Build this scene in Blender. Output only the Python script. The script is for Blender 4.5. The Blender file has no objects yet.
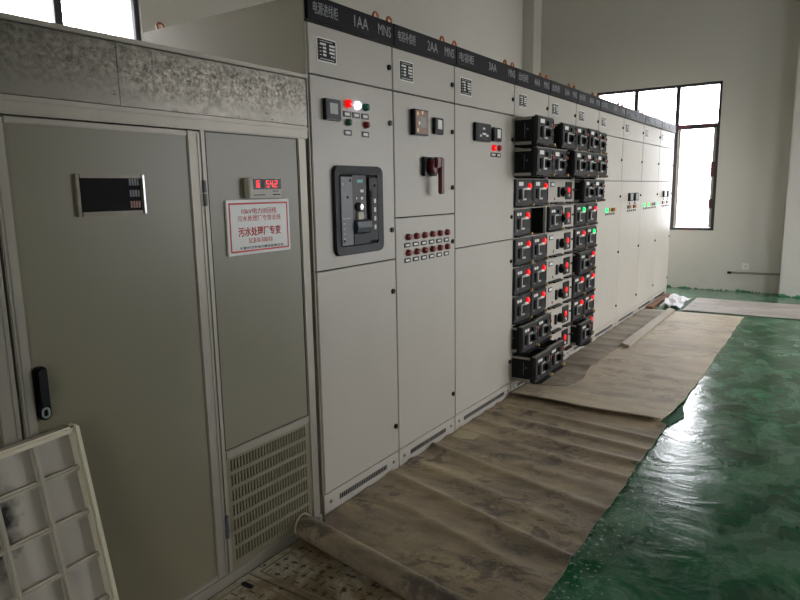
import bpy, bmesh, math, random
from mathutils import Vector, Matrix
random.seed(7)
SC = bpy.context.scene
COL = SC.collection
R = math.radians

# ------------------------------------------------------------------ materials
def lin(c):
    return tuple((x/255/12.92 if x/255 <= .04045 else ((x/255+.055)/1.055)**2.4) for x in c) + (1,)

def new_mat(name):
    m = bpy.data.materials.new(name); m.use_nodes = True
    nt = m.node_tree; b = nt.nodes['Principled BSDF']
    return m, nt, b

def mat(name, rgb, rough=.5, metal=0, var=0, vscale=6, bump=0, bscale=40, emit=None, es=0, spec=.5, coat=0):
    m, nt, b = new_mat(name)
    b.inputs['Base Color'].default_value = lin(rgb)
    b.inputs['Roughness'].default_value = rough
    b.inputs['Metallic'].default_value = metal
    b.inputs['Specular IOR Level'].default_value = spec
    if coat: b.inputs['Coat Weight'].default_value = coat
    tc = nt.nodes.new('ShaderNodeTexCoord')
    if var:
        n = nt.nodes.new('ShaderNodeTexNoise'); n.inputs['Scale'].default_value = vscale; n.inputs['Detail'].default_value = 5
        r = nt.nodes.new('ShaderNodeMixRGB')
        r.inputs[1].default_value = lin(tuple(max(0, c-var) for c in rgb)); r.inputs[2].default_value = lin(tuple(min(255, c+var) for c in rgb))
        nt.links.new(tc.outputs['Object'], n.inputs['Vector']); nt.links.new(n.outputs['Fac'], r.inputs[0]); nt.links.new(r.outputs[0], b.inputs['Base Color'])
    if bump:
        n = nt.nodes.new('ShaderNodeTexNoise'); n.inputs['Scale'].default_value = bscale; n.inputs['Detail'].default_value = 3
        u = nt.nodes.new('ShaderNodeBump'); u.inputs['Strength'].default_value = bump; u.inputs['Distance'].default_value = .01
        nt.links.new(tc.outputs['Object'], n.inputs['Vector']); nt.links.new(n.outputs['Fac'], u.inputs['Height']); nt.links.new(u.outputs[0], b.inputs['Normal'])
    if emit:
        b.inputs['Emission Color'].default_value = lin(emit); b.inputs['Emission Strength'].default_value = es
    return m

class NG:
    """tiny helper for node building"""
    def __init__(s, name): s.m, s.nt, s.b = new_mat(name); s.tc = s.n('ShaderNodeTexCoord')
    def n(s, t, **kw):
        x = s.nt.nodes.new(t)
        for k, v in kw.items():
            if k in x.inputs: x.inputs[k].default_value = v
            else: setattr(x, k, v)
        return x
    def l(s, a, b): s.nt.links.new(a, b)
    def noise(s, scale, detail=4, rough=.5, dist=0, mp=None, space='Object'):
        x = s.n('ShaderNodeTexNoise', Scale=scale, Detail=detail, Roughness=rough, Distortion=dist)
        src = s.tc.outputs[space]
        if mp:
            q = s.n('ShaderNodeMapping'); q.inputs['Scale'].default_value = mp; s.l(src, q.inputs[0]); src = q.outputs[0]
        s.l(src, x.inputs['Vector']); return x.outputs['Fac']
    def ramp(s, fac, stops, interp='LINEAR'):
        x = s.n('ShaderNodeValToRGB'); e = x.color_ramp.elements; x.color_ramp.interpolation = interp
        while len(e) < len(stops): e.new(.5)
        for el, (p, c) in zip(e, stops):
            el.position = p; el.color = lin(c) if len(c) == 3 and max(c) > 1 else (tuple(c)+(1,) if len(c) == 3 else c)
        s.l(fac, x.inputs[0]); return x.outputs[0]
    def mix(s, f, a, b, t='MIX'):
        x = s.n('ShaderNodeMixRGB'); x.blend_type = t
        for i, v in enumerate((f, a, b)):
            if hasattr(v, 'default_value') or hasattr(v, 'is_linked'): s.l(v, x.inputs[i])
            elif i == 0: x.inputs[0].default_value = v
            else: x.inputs[i].default_value = lin(v)
        return x.outputs[0]
    def bump(s, h, st=.3, d=.01):
        x = s.n('ShaderNodeBump', Strength=st, Distance=d); s.l(h, x.inputs['Height']); s.l(x.outputs[0], s.b.inputs['Normal'])

def g3(v): return (v, v, v)

M = {}
def paint_mat(name, rgb, dirt, rough=.42):
    g = NG(name)
    a = g.noise(1.3, 5); f = g.ramp(a, [(.35, g3(0)), (.75, g3(1))])
    c = g.mix(f, rgb, dirt)
    sp = g.noise(55, 3, .7); f2 = g.ramp(sp, [(.71, g3(0)), (.78, g3(1))])
    c = g.mix(g.mix(.5, g3(0), g3(0)) if False else f2, c, tuple(max(0, x-14) for x in rgb))
    g.l(c, g.b.inputs['Base Color']); g.b.inputs['Roughness'].default_value = rough
    g.bump(g.noise(160, 2), .05, .002)
    return g.m
M['paint'] = paint_mat('cabinet_paint', (184, 178, 166), (174, 167, 154))
M['side'] = paint_mat('side_panel_paint', (166, 159, 139), (155, 149, 130))
M['olive'] = paint_mat('enclosure_paint', (123, 118, 96), (117, 112, 90), .38)
M['alu'] = mat('dull_aluminium_profile', (150, 144, 131), .42, .25, 8, 9, .04, 90)
M['black'] = mat('black_header', (13, 12, 18), .4, 0, 0, spec=.15)
M['gap'] = mat('dark_gasket', (42, 41, 38), .8)
M['void'] = mat('dark_interior', (12, 12, 12), .9)
M['dplastic'] = mat('black_plastic', (22, 22, 24), .42, 0, 5, 14, spec=.25)
M['dgrey'] = mat('dark_grey_front_plate', (38, 35, 37), .45, 0, 7, 18, spec=.3)
M['gloss'] = mat('gloss_black', (9, 9, 10), .3, spec=.22)
M['pane'] = mat('scuffed_dark_pane', (14, 12, 11), .5, 0, 5, 40, spec=.08)
M['wornrim'] = mat('worn_grey_brown_rim', (118, 110, 94), .4, .2, 10, 30)
M['charcoal'] = mat('charcoal_bezel', (34, 34, 38), .5, 0, 4, 20, spec=.3)
M['brk'] = mat('breaker_grey', (84, 86, 90), .42, 0, 10, 30)
M['brkdark'] = mat('breaker_dark_centre', (46, 43, 46), .5)
M['hdl'] = mat('charging_handle_blue_grey', (56, 64, 72), .4)
M['silver'] = mat('bright_metal', (205, 205, 202), .28, .8)
M['white'] = mat('white_print', (225, 224, 218), .5)
M['whitelet'] = mat('grey_white_lettering', (150, 150, 155), .5)
M['label'] = mat('pale_label', (230, 228, 220), .45)
M['copper'] = mat('copper_eyebolt', (150, 84, 44), .35, .85)
M['brass'] = mat('brass_tip', (222, 190, 130), .4, .5)
M['rail'] = mat('zinc_rail', (150, 148, 138), .4, .6)
M['redoff'] = mat('dark_red_plastic', (120, 26, 26), .35)
M['red'] = mat('red_button', (190, 34, 48), .4)
M['redlit'] = mat('lit_red_lamp', (240, 20, 20), .3, emit=(255, 8, 10), es=.55)
M['redledm'] = mat('lit_red_digit', (255, 40, 50), .4, emit=(255, 30, 42), es=1.1)
M['wlit'] = mat('lit_white_lamp', (240, 240, 255), .3, emit=(225, 225, 255), es=2.2)
M['green'] = mat('dark_green_lamp', (22, 92, 66), .3)
M['greenlit'] = mat('lit_green_lamp', (30, 225, 130), .3, emit=(20, 240, 120), es=1.1)
M['amber'] = mat('amber_lamp', (205, 130, 40), .35)
M['redhandle'] = mat('dark_red_rotary_handle', (92, 16, 20), .35)
M['teal'] = mat('teal_logo', (40, 160, 150), .4)
M['lcd'] = mat('grey_green_display', (120, 126, 112), .3)
M['film'] = mat('brown_protective_film', (126, 84, 64), .4, 0, 30, 45)
M['beigeplastic'] = mat('beige_plastic', (176, 168, 152), .45)
M['signwhite'] = mat('sign_white', (216, 214, 208), .4)
M['signred'] = mat('sign_red', (196, 36, 44), .5)
M['signblack'] = mat('sign_black', (35, 32, 34), .5)
M['winframe'] = mat('dark_window_frame', (44, 40, 44), .4, .2)
M['filmred'] = mat('dark_red_film', (84, 36, 44), .5)
M['conduit'] = mat('grey_conduit', (128, 122, 112), .5)
M['socket'] = mat('wall_socket_white', (205, 203, 196), .4)
M['wood'] = mat('brown_plank_wood', (120, 72, 40), .7, 0, 18, 20)
M['plastic_sheet'] = mat('white_plastic_sheet', (225, 222, 224), .4, 0, 8, 12)
M['tape'] = mat('beige_scrap', (178, 166, 132), .7, 0, 8, 30)
M['edgegreen'] = mat('green_painted_edge', (40, 84, 60), .75, 0, 12, 12)
M['stripm'] = mat('pale_strip', (150, 138, 120), .6, 0, 8, 14)

def galv():
    g = NG('galvanised_sheet')
    v = g.n('ShaderNodeTexVoronoi', Scale=60.0); mp = g.n('ShaderNodeMapping'); mp.inputs['Rotation'].default_value = (.5, 0, 0); mp.inputs['Scale'].default_value = (1, .6, 1.6)
    g.l(g.tc.outputs['Object'], mp.inputs[0]); g.l(mp.outputs[0], v.inputs['Vector'])
    dn = g.noise(75, 6, .7, .3); spangle = g.ramp(dn, [(.36, (82, 79, 70)), (.64, (128, 123, 110))])
    bw = g.n('ShaderNodeRGBToBW'); g.l(v.outputs['Color'], bw.inputs[0]); c = g.mix(.30, spangle, bw.outputs[0], 'SOFT_LIGHT')
    # rust-dark scratches near the bottom edge
    sep = g.n('ShaderNodeSeparateXYZ'); g.l(g.tc.outputs['Object'], sep.inputs[0])
    mr = g.n('ShaderNodeMapRange'); mr.inputs['From Min'].default_value = 1.80; mr.inputs['From Max'].default_value = 1.70
    g.l(sep.outputs['Z'], mr.inputs['Value'])
    sm = g.mix(mr.outputs[0], c, (118, 114, 104))
    st = g.noise(14, 4, .6, 0, (1, 1.2, 5)); stf = g.ramp(st, [(.66, g3(0)), (.70, g3(1))])
    mu = g.n('ShaderNodeMath', operation='MULTIPLY'); g.l(stf, mu.inputs[0]); g.l(mr.outputs[0], mu.inputs[1])
    c2 = g.mix(mu.outputs[0], sm, (60, 54, 46))
    g.l(c2, g.b.inputs['Base Color']); g.b.inputs['Metallic'].default_value = .55
    g.l(g.ramp(dn, [(.4, g3(.5)), (.6, g3(.3))]), g.b.inputs['Roughness'])
    return g.m
M['galv'] = galv()

def wall_mat():
    g = NG('white_wall_plaster')
    n = g.noise(.6, 5); c = g.mix(n, (190, 187, 178), (179, 176, 166))
    sep = g.n('ShaderNodeSeparateXYZ'); g.l(g.tc.outputs['Object'], sep.inputs[0])
    mr = g.n('ShaderNodeMapRange'); mr.inputs['From Min'].default_value = .55; mr.inputs['From Max'].default_value = 0.0; g.l(sep.outputs['Z'], mr.inputs['Value'])
    st = g.noise(7, 6, .7); stf = g.ramp(st, [(.52, g3(0)), (.62, g3(1))])
    mu = g.n('ShaderNodeMath', operation='MULTIPLY'); g.l(stf, mu.inputs[0]); g.l(mr.outputs[0], mu.inputs[1])
    c = g.mix(mu.outputs[0], c, (176, 175, 164))
    # green floor paint daubed up the foot of the wall
    mr2 = g.n('ShaderNodeMapRange'); mr2.inputs['From Min'].default_value = .10; mr2.inputs['From Max'].default_value = .0; g.l(sep.outputs['Z'], mr2.inputs['Value'])
    gn = g.noise(4, 5, .7); ad = g.n('ShaderNodeMath', operation='ADD'); g.l(gn, ad.inputs[0]); 
    m3 = g.n('ShaderNodeMath', operation='MULTIPLY'); g.l(mr2.outputs[0], m3.inputs[0]); m3.inputs[1].default_value = .32; g.l(m3.outputs[0], ad.inputs[1])
    gf = g.ramp(ad.outputs[0], [(.78, g3(0)), (.81, g3(1))])
    m4 = g.n('ShaderNodeMath', operation='MULTIPLY'); g.l(gf, m4.inputs[0]); 
    st2 = g.ramp(mr2.outputs[0], [(.0, g3(0)), (.05, g3(1))]); g.l(st2, m4.inputs[1])
    c = g.mix(m4.outputs[0], c, (48, 112, 76))
    g.l(c, g.b.inputs['Base Color']); g.b.inputs['Roughness'].default_value = .85
    g.bump(g.noise(30, 4), .08, .004)
    return g.m
M['wall'] = wall_mat()

def floor_mat():
    g = NG('green_epoxy_floor')
    n = g.noise(2.2, 6, .6, .5, (1.2, 1.0, 1))
    c = g.ramp(n, [(.36, (6, 58, 32)), (.48, (10, 78, 44)), (.60, (24, 92, 56)), (.74, (48, 110, 76))])
    vo = g.n('ShaderNodeTexNoise', Scale=4.6, Detail=8.0, Roughness=.6, Distortion=.35); mpp = g.n('ShaderNodeMapping'); mpp.inputs['Scale'].default_value = (1.0, .75, 1); mpp.inputs['Rotation'].default_value = (0, 0, .5)
    g.l(g.tc.outputs['Object'], mpp.inputs[0]); g.l(mpp.outputs[0], vo.inputs['Vector'])
    df = g.ramp(vo.outputs['Fac'], [(.44, g3(0)), (.50, g3(.30)), (.535, g3(.16)), (.56, g3(.50)), (.66, g3(.25))])
    c = g.mix(df, c, (118, 150, 126))
    # crusty pale spatter beside the mats
    sep = g.n('ShaderNodeSeparateXYZ'); g.l(g.tc.outputs['Object'], sep.inputs[0])
    mr = g.n('ShaderNodeMapRange'); mr.inputs['From Min'].default_value = 1.30; mr.inputs['From Max'].default_value = 1.0; g.l(sep.outputs['X'], mr.inputs['Value'])
    s = g.noise(38, 5, .75); ad = g.n('ShaderNodeMath', operation='MULTIPLY_ADD'); g.l(mr.outputs[0], ad.inputs[0]); ad.inputs[1].default_value = .10; g.l(s, ad.inputs[2])
    sf = g.ramp(ad.outputs[0], [(.655, g3(0)), (.68, g3(1))])
    mu = g.n('ShaderNodeMath', operation='MULTIPLY'); g.l(sf, mu.inputs[0]); mrr = g.ramp(mr.outputs[0], [(0, g3(0)), (.3, g3(.8))]); g.l(mrr, mu.inputs[1])
    c = g.mix(mu.outputs[0], c, (186, 196, 188))
    g.l(c, g.b.inputs['Base Color'])
    rr = g.noise(2.2, 5, .6, 1); g.l(g.ramp(rr, [(.35, g3(.12)), (.65, g3(.24))]), g.b.inputs['Roughness'])
    a = g.noise(3.2, 4, .55, 1.5, (1, 1.6, 1)); b2 = g.noise(38, 3, .6)
    h = g.n('ShaderNodeMath', operation='MULTIPLY_ADD'); g.l(b2, h.inputs[0]); h.inputs[1].default_value = .14; g.l(a, h.inputs[2])
    g.bump(h.outputs[0], .10, .05)
    g.b.inputs['Specular IOR Level'].default_value = .28
    return g.m
M['floor'] = floor_mat()

def mat_rubber(name, a, b, c, dark, scale=1.0, streak=True):
    g = NG(name)
    n = g.noise(1.8*scale, 8, .68, .2, (.8, 1.6, 1))
    col = g.ramp(n, [(.36, a), (.5, b), (.64, c)])
    w = g.noise(3.0*scale, 8, .75, .1, (.6, 2.6, 1)); wf = g.ramp(w, [(.46, g3(0)), (.66, g3(.5))]); col = g.mix(wf, col, dark)
    d = g.noise(7*scale, 8, .75, .5, (1, 1.3, 1)); df = g.ramp(d, [(.50, g3(0)), (.57, g3(.7)), (.72, g3(.95))])
    big = g.ramp(g.noise(1.7*scale, 3, .5, 0), [(.42, g3(0)), (.54, g3(1))])
    mu = g.n('ShaderNodeMath', operation='MULTIPLY'); g.l(df, mu.inputs[0]); g.l(big, mu.inputs[1])
    col = g.mix(mu.outputs[0], col, dark)
    e = g.noise(70, 5, .75); ef = g.ramp(e, [(.36, g3(.35)), (.52, g3(0))]); col = g.mix(ef, col, tuple(max(0, x-34) for x in b))
    g.l(col, g.b.inputs['Base Color']); g.b.inputs['Roughness'].default_value = .6
    g.bump(g.noise(30, 6, .7), .25, .006)
    return g.m
M['mat1'] = mat_rubber('dusty_dark_rubber', (124, 110, 92), (158, 142, 116), (184, 165, 130), (70, 63, 60))
M['mat2'] = mat_rubber('dusty_beige_rubber', (162, 148, 126), (186, 170, 143), (198, 184, 156), (136, 123, 106), .7)
M['mat3'] = mat_rubber('pale_grey_rubber', (146, 138, 130), (166, 158, 150), (178, 170, 162), (132, 124, 114), .7)
M['mat_streak'] = mat_rubber('grey_brown_rubber', (124, 113, 97), (146, 133, 113), (160, 147, 125), (106, 97, 86), 1)

def steel_plate():
    g = NG('worn_steel_cover')
    n = g.noise(5, 6, .65, .8); c = g.ramp(n, [(.36, (130, 112, 86)), (.5, (172, 156, 128)), (.62, (206, 202, 184))])
    d = g.noise(16, 5, .7); df = g.ramp(d, [(.58, g3(0)), (.66, g3(1))]); c = g.mix(df, c, (72, 60, 46))
    g.l(c, g.b.inputs['Base Color']); g.b.inputs['Roughness'].default_value = .55; g.b.inputs['Metallic'].default_value = .25
    g.bump(g.noise(50, 4, .6), .2, .003)
    return g.m
M['plate'] = steel_plate()
M['platedark'] = mat('plate_tread_marks', (62, 54, 42), .7, 0, 14, 30)
M['platelight'] = mat('plate_raised_rim', (150, 138, 112), .5, .2, 12, 20)

def rack_mat():
    g = NG('chipped_cream_paint')
    n = g.noise(3, 5); c = g.mix(n, (218, 209, 184), (202, 192, 168))
    ch = g.noise(26, 5, .7, .4); cf = g.ramp(ch, [(.66, g3(0)), (.68, g3(1))]); c = g.mix(cf, c, (58, 54, 50))
    g.l(c, g.b.inputs['Base Color']); g.b.inputs['Roughness'].default_value = .5
    return g.m
M['rack'] = rack_mat()
M['ribgrey'] = mat('rib_grey_paint', (176, 168, 150), .5, 0, 10, 12)
def rackback_mat():
    g = NG('ribbed_panel_skin_with_soot')
    n = g.noise(5, 5); c = g.mix(n, (184, 177, 164), (170, 162, 150))
    ch = g.noise(48, 5, .75, .4); cf = g.ramp(ch, [(.66, g3(0)), (.70, g3(.8))]); c = g.mix(cf, c, (78, 74, 68))
    # one soot smudge with its own shape
    mp = g.n('ShaderNodeMapping'); mp.inputs['Location'].default_value = (0, .345, -.33*1)
    g.l(g.tc.outputs['Object'], mp.inputs[0])
    gr = g.n('ShaderNodeVectorMath', operation='LENGTH')
    sc = g.n('ShaderNodeVectorMath', operation='MULTIPLY'); sc.inputs[1].default_value = (0, 5.6, 3.4)
    sb = g.n('ShaderNodeVectorMath', operation='SUBTRACT'); sb.inputs[1].default_value = (0, -.262, -.185)
    g.l(g.tc.outputs['Object'], sb.inputs[0]); g.l(sb.outputs[0], sc.inputs[0]); g.l(sc.outputs[0], gr.inputs[0])
    nn = g.noise(25, 4); ad = g.n('ShaderNodeMath', operation='MULTIPLY_ADD'); ad.inputs[1].default_value = .9; g.l(gr.outputs['Value'], ad.inputs[0]); hh = g.n('ShaderNodeMath', operation='MULTIPLY'); g.l(nn, hh.inputs[0]); hh.inputs[1].default_value = .6; g.l(hh.outputs[0], ad.inputs[2])
    sf = g.ramp(ad.outputs[0], [(.50, g3(1)), (.74, g3(0))])
    # ramps clamp at 1, so shift
    c = g.mix(sf, c, (16, 14, 14))
    g.l(c, g.b.inputs['Base Color']); g.b.inputs['Roughness'].default_value = .55
    return g.m
M['rackskin'] = rackback_mat()

def glass():
    m = bpy.data.materials.new('dusty_window_glass'); m.use_nodes = True; nt = m.node_tree; nt.nodes.clear()
    o = nt.nodes.new('ShaderNodeOutputMaterial'); tr = nt.nodes.new('ShaderNodeBsdfTransparent'); gl = nt.nodes.new('ShaderNodeBsdfGlossy'); gl.inputs['Roughness'].default_value = .1
    tl = nt.nodes.new('ShaderNodeBsdfTranslucent'); tl.inputs['Color'].default_value = (.8, .78, .8, 1)
    mx = nt.nodes.new('ShaderNodeMixShader'); mx2 = nt.nodes.new('ShaderNodeMixShader')
    tc = nt.nodes.new('ShaderNodeTexCoord'); n = nt.nodes.new('ShaderNodeTexNoise'); n.inputs['Scale'].default_value = 5; n.inputs['Detail'].default_value = 6
    r = nt.nodes.new('ShaderNodeValToRGB'); r.color_ramp.elements[0].position = .35; r.color_ramp.elements[0].color = (.12, .12, .12, 1); r.color_ramp.elements[1].position = .7; r.color_ramp.elements[1].color = (.42, .42, .42, 1)
    nt.links.new(tc.outputs['Object'], n.inputs[0]); nt.links.new(n.outputs['Fac'], r.inputs[0]); nt.links.new(r.outputs[0], mx.inputs[0])
    nt.links.new(tr.outputs[0], mx.inputs[1]); nt.links.new(tl.outputs[0], mx.inputs[2])
    mx2.inputs[0].default_value = .06; nt.links.new(mx.outputs[0], mx2.inputs[1]); nt.links.new(gl.outputs[0], mx2.inputs[2]); nt.links.new(mx2.outputs[0], o.inputs[0])
    return m
M['glass'] = glass()

# ------------------------------------------------------------------ mesh builder
class MB:
    def __init__(s): s.bm = bmesh.new()
    def box(s, lo, hi, bev=0, seg=2, mtx=None):
        b = bmesh.new(); bmesh.ops.create_cube(b, size=1)
        for v in b.verts:
            v.co = Vector(((lo[i]+hi[i])/2 + v.co[i]*(hi[i]-lo[i])) for i in range(3))
        if bev: bmesh.ops.bevel(b, geom=b.edges[:], offset=min(bev, min(abs(hi[i]-lo[i]) for i in range(3))*.45), segments=seg, affect='EDGES')
        return s._add(b, mtx)
    def _add(s, b, mtx=None):
        if mtx: bmesh.ops.transform(b, matrix=mtx, verts=b.verts[:])
        me = bpy.data.meshes.new('tmp'); b.to_mesh(me); b.free(); s.bm.from_mesh(me); bpy.data.meshes.remove(me); return s
    def cyl(s, c, r, d, ax='X', seg=20, r2=None, bev=0):
        b = bmesh.new(); bmesh.ops.create_cone(b, cap_ends=True, segments=seg, radius1=r, radius2=r if r2 is None else r2, depth=d)
        if bev:
            bmesh.ops.bevel(b, geom=[e for e in b.edges if len(e.link_faces) == 2 and any(len(f.verts) > 4 for f in e.link_faces)], offset=bev, segments=2, affect='EDGES')
        rot = {'X': Matrix.Rotation(R(90), 4, 'Y'), 'Y': Matrix.Rotation(R(-90), 4, 'X'), 'Z': Matrix.Identity(4)}[ax]
        return s._add(b, Matrix.Translation(c) @ rot)
    def dome(s, c, r, h, seg=16):
        b = bmesh.new(); bmesh.ops.create_uvsphere(b, u_segments=seg, v_segments=8, radius=1)
        return s._add(b, Matrix.Translation(c) @ Matrix.Diagonal((h, r, r, 1)))
    def torus(s, c, R1, r, a0=0, a1=360, seg=20, ring=8, mtx=None):
        b = bmesh.new(); rings = []; full = abs(a1-a0) >= 360
        n = seg if full else seg+1
        for i in range(n):
            a = R(a0+(a1-a0)*i/seg); cc = Vector((0, R1*math.cos(a), R1*math.sin(a))); e = Vector((0, math.cos(a), math.sin(a)))
            rings.append([b.verts.new(cc + e*r*math.cos(t*2*math.pi/ring) + Vector((1, 0, 0))*r*math.sin(t*2*math.pi/ring)) for t in range(ring)])
        for i in range(n if full else n-1):
            p, q = rings[i], rings[(i+1) % n]
            for t in range(ring): b.faces.new((p[t], p[(t+1) % ring], q[(t+1) % ring], q[t]))
        if not full: b.faces.new(rings[0][::-1]); b.faces.new(rings[-1])
        bmesh.ops.recalc_face_normals(b, faces=b.faces[:])
        return s._add(b, Matrix.Translation(c) @ (mtx or Matrix.Identity(4)))
    def tube(s, pts, r, ring=8):
        b = bmesh.new(); rings = []; pts = [Vector(p) for p in pts]
        for i, p in enumerate(pts):
            t = (pts[min(i+1, len(pts)-1)]-pts[max(i-1, 0)]).normalized(); u = t.cross(Vector((.3, .2, 1))).normalized(); w = t.cross(u)
            rings.append([b.verts.new(p+u*r*math.cos(k*2*math.pi/ring)+w*r*math.sin(k*2*math.pi/ring)) for k in range(ring)])
        for p, q in zip(rings, rings[1:]):
            for t in range(ring): b.faces.new((p[t], p[(t+1) % ring], q[(t+1) % ring], q[t]))
        b.faces.new(rings[0][::-1]); b.faces.new(rings[-1]); bmesh.ops.recalc_face_normals(b, faces=b.faces[:])
        return s._add(b)
    def prism(s, prof, x0, x1, ax='X'):
        """profile list of (a,b) extruded; ax X: (y,z); Y:(x,z)"""
        b = bmesh.new()
        f = (lambda q, t: (t, q[0], q[1])) if ax == 'X' else ((lambda q, t: (q[0], t, q[1])) if ax == 'Y' else (lambda q, t: (q[0], q[1], t)))
        A = [b.verts.new(f(q, x0)) for q in prof]; B = [b.verts.new(f(q, x1)) for q in prof]; n = len(prof)
        b.faces.new(A); b.faces.new(B[::-1])
        for i in range(n): b.faces.new((A[i], B[i], B[(i+1) % n], A[(i+1) % n]))
        bmesh.ops.recalc_face_normals(b, faces=b.faces[:]); return s._add(b)
    def frame(s, x0, x1, y0, y1, z0, z1, w, bev=.002):
        """rectangular ring in the y-z plane, w = bar width"""
        s.box((x0, y0, z0), (x1, y0+w, z1), bev); s.box((x0, y1-w, z0), (x1, y1, z1), bev)
        s.box((x0, y0+w, z0), (x1, y1-w, z0+w), bev); s.box((x0, y0+w, z1-w), (x1, y1-w, z1), bev); return s
    def build(s, name, m, parent=None, loc=(0, 0, 0), smooth=False, **kw):
        me = bpy.data.meshes.new(name); s.bm.to_mesh(me); s.bm.free()
        me.materials.append(M[m] if isinstance(m, str) else m)
        if smooth:
            for p in me.polygons: p.use_smooth = True
            try: me.set_sharp_from_angle(angle=R(35))
            except Exception: pass
        o = bpy.data.objects.new(name, me); COL.objects.link(o); o.location = loc
        if parent: o.parent = parent
        for k, v in kw.items(): o[k] = v
        return o

def thing(name, loc, label, cat, group=None, rot=(0, 0, 0)):
    o = bpy.data.objects.new(name, None); COL.objects.link(o); o.location = loc; o.rotation_euler = rot; o.empty_display_size = .1
    o['label'] = label; o['category'] = cat
    if group: o['group'] = group
    return o
def struct(mb, name, m, parent=None):
    o = mb.build(name, m, parent)
    if parent is None: o['kind'] = 'structure'
    return o

def text(body, x, y, z, h, m, parent, name='lettering', width=None, depth=.0006, bold=0, align='l'):
    """flat letters standing in the y-z plane facing +x; (y,z) = lower left corner (or centre x for align c)"""
    cu = bpy.data.curves.new('t', 'FONT'); cu.body = body; cu.size = 1; cu.extrude = 0; cu.resolution_u = 2; cu.offset = bold
    o = bpy.data.objects.new('t', cu); COL.objects.link(o)
    bpy.context.view_layer.update()
    me = bpy.data.meshes.new_from_object(o.evaluated_get(bpy.context.evaluated_depsgraph_get()))
    bpy.data.objects.remove(o); bpy.data.curves.remove(cu)
    if not len(me.vertices): return None
    xs = [v.co.x for v in me.vertices]; ys = [v.co.y for v in me.vertices]
    sy = h/(max(ys)-min(ys)); sx = (width/(max(xs)-min(xs))) if width else sy
    w = (max(xs)-min(xs))*sx; off = -w/2 if align == 'c' else 0
    bm = bmesh.new(); bm.from_mesh(me)
    x0, y0 = min(xs), min(ys)
    for v in bm.verts: v.co = Vector((x+depth, y+off+(v.co.x-x0)*sx, z+(v.co.y-y0)*sy))
    bmesh.ops.recalc_face_normals(bm, faces=bm.faces[:])
    for f in bm.faces:
        if f.normal.x < 0: f.normal_flip()
    r = bmesh.ops.extrude_face_region(bm, geom=bm.faces[:])
    for v in [g for g in r['geom'] if isinstance(g, bmesh.types.BMVert)]: v.co.x -= depth
    bm.to_mesh(me); bm.free(); me.name = name
    me.materials.clear(); me.materials.append(M[m])
    ob = bpy.data.objects.new(name, me); COL.objects.link(ob); ob.parent = parent
    return ob

# ------------------------------------------------------------------ room
XL, XR, YB, YF, ZC = -2.3, 4.8, -4.5, 9.746, 6.6
T = .24
def wall_with_holes(name, axis, pos, outward, a0, a1, z1, holes):
    """wall slab; axis 'y' : plane x=pos running along y; axis 'x' : plane y=pos running along x. holes (a0,a1,z0,z1)"""
    mb = MB(); ps = sorted({a0, a1, *[h[0] for h in holes], *[h[1] for h in holes]})
    def bx(p, q, z0, zz):
        lo, hi = sorted((pos, pos+outward*T))
        if axis == 'y': mb.box((lo, p, z0), (hi, q, zz))
        else: mb.box((p, lo, z0), (q, hi, zz))
    for p, q in zip(ps, ps[1:]):
        hs = sorted([h for h in holes if h[0] <= p and h[1] >= q], key=lambda h: h[2]); z = 0
        for h in hs: bx(p, q, z, h[2]); z = h[3]
        bx(p, q, z, z1)
    return struct(mb, name, 'wall')

FW = (-1.26, .42, .82, 2.80)
LW = (1.20, 2.915, .95, 2.80)
RW_FILL = [(4.6, 6.6, .9, 2.6), (7.6, 9.5, .05, 2.9)]  # out-of-view openings added to light the cabinet fronts and far wall
BW_FILL = (2.4, 4.0, .9, 2.6)  # unseen window added behind the camera as fill for the near end
struct(MB().box((XL-T, YB-T, -.12), (XR+T, YF+T, 0)), 'floor', 'floor')
struct(MB().box((XL-T, YB-T, ZC), (XR+T, YF+T, ZC+.15)), 'ceiling', 'wall')
wall_with_holes('wall_far', 'x', YF, 1, XL-T, XR+T, ZC, [FW])
wall_with_holes('wall_left', 'y', XL, -1, YB, YF, ZC, [LW])
wall_with_holes('wall_right', 'y', XR, 1, YB, YF, ZC, RW_FILL)
wall_with_holes('wall_back', 'x', YB, -1, XL-T, XR+T, ZC, [BW_FILL])

struct(MB().box((1.262, YF-.2, 0), (1.80, YF, ZC), .004), 'trim_1', 'wall')
struct(MB().box((XL, YF-.30, 0), (-2.124, YF, ZC), .004), 'trim_2', 'wall')

wn = 0
def window(axis, pos, hole, mull, transom, outward, film=False):
    """aluminium window set into a hole; built with local y along the wall"""
    global wn; wn += 1
    a0, a1, z0, z1 = hole
    def P(mb, lo, hi, bev=.003):
        # (depth, along, z) -> world
        d0, d1 = sorted((pos+outward*lo[0], pos+outward*hi[0]))
        if axis == 'y': mb.box((d0, lo[1], lo[2]), (d1, hi[1], hi[2]), bev)
        else: mb.box((lo[1], d0, lo[2]), (hi[1], d1, hi[2]), bev)
    root = MB(); w = .035
    P(root, (.02, a0, z0), (.08, a0+w, z1)); P(root, (.02, a1-w, z0), (.08, a1, z1))
    P(root, (.02, a0, z0), (.08, a1, z0+w)); P(root, (.02, a0, z1-w), (.08, a1, z1))
    fr = root.build('window_%d' % wn, 'winframe'); fr['kind'] = 'structure'
    for m in mull:
        q = MB(); P(q, (.022, m-.025, z0+w), (.078, m+.025, z1-w)); q.build('mullion', 'winframe', fr)
    if transom:
        q = MB(); P(q, (.021, a0+w, transom-.03), (.079, a1-w, transom+.03)); q.build('transom', 'winframe', fr)
    q = MB(); P(q, (.046, a0+w, z0+w), (.052, a1-w, z1-w), 0); q.build('pane', 'glass', fr)
    return fr, P
fr, P = window('x', YF, FW, [-.69, -.13], 2.23, 1)
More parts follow.
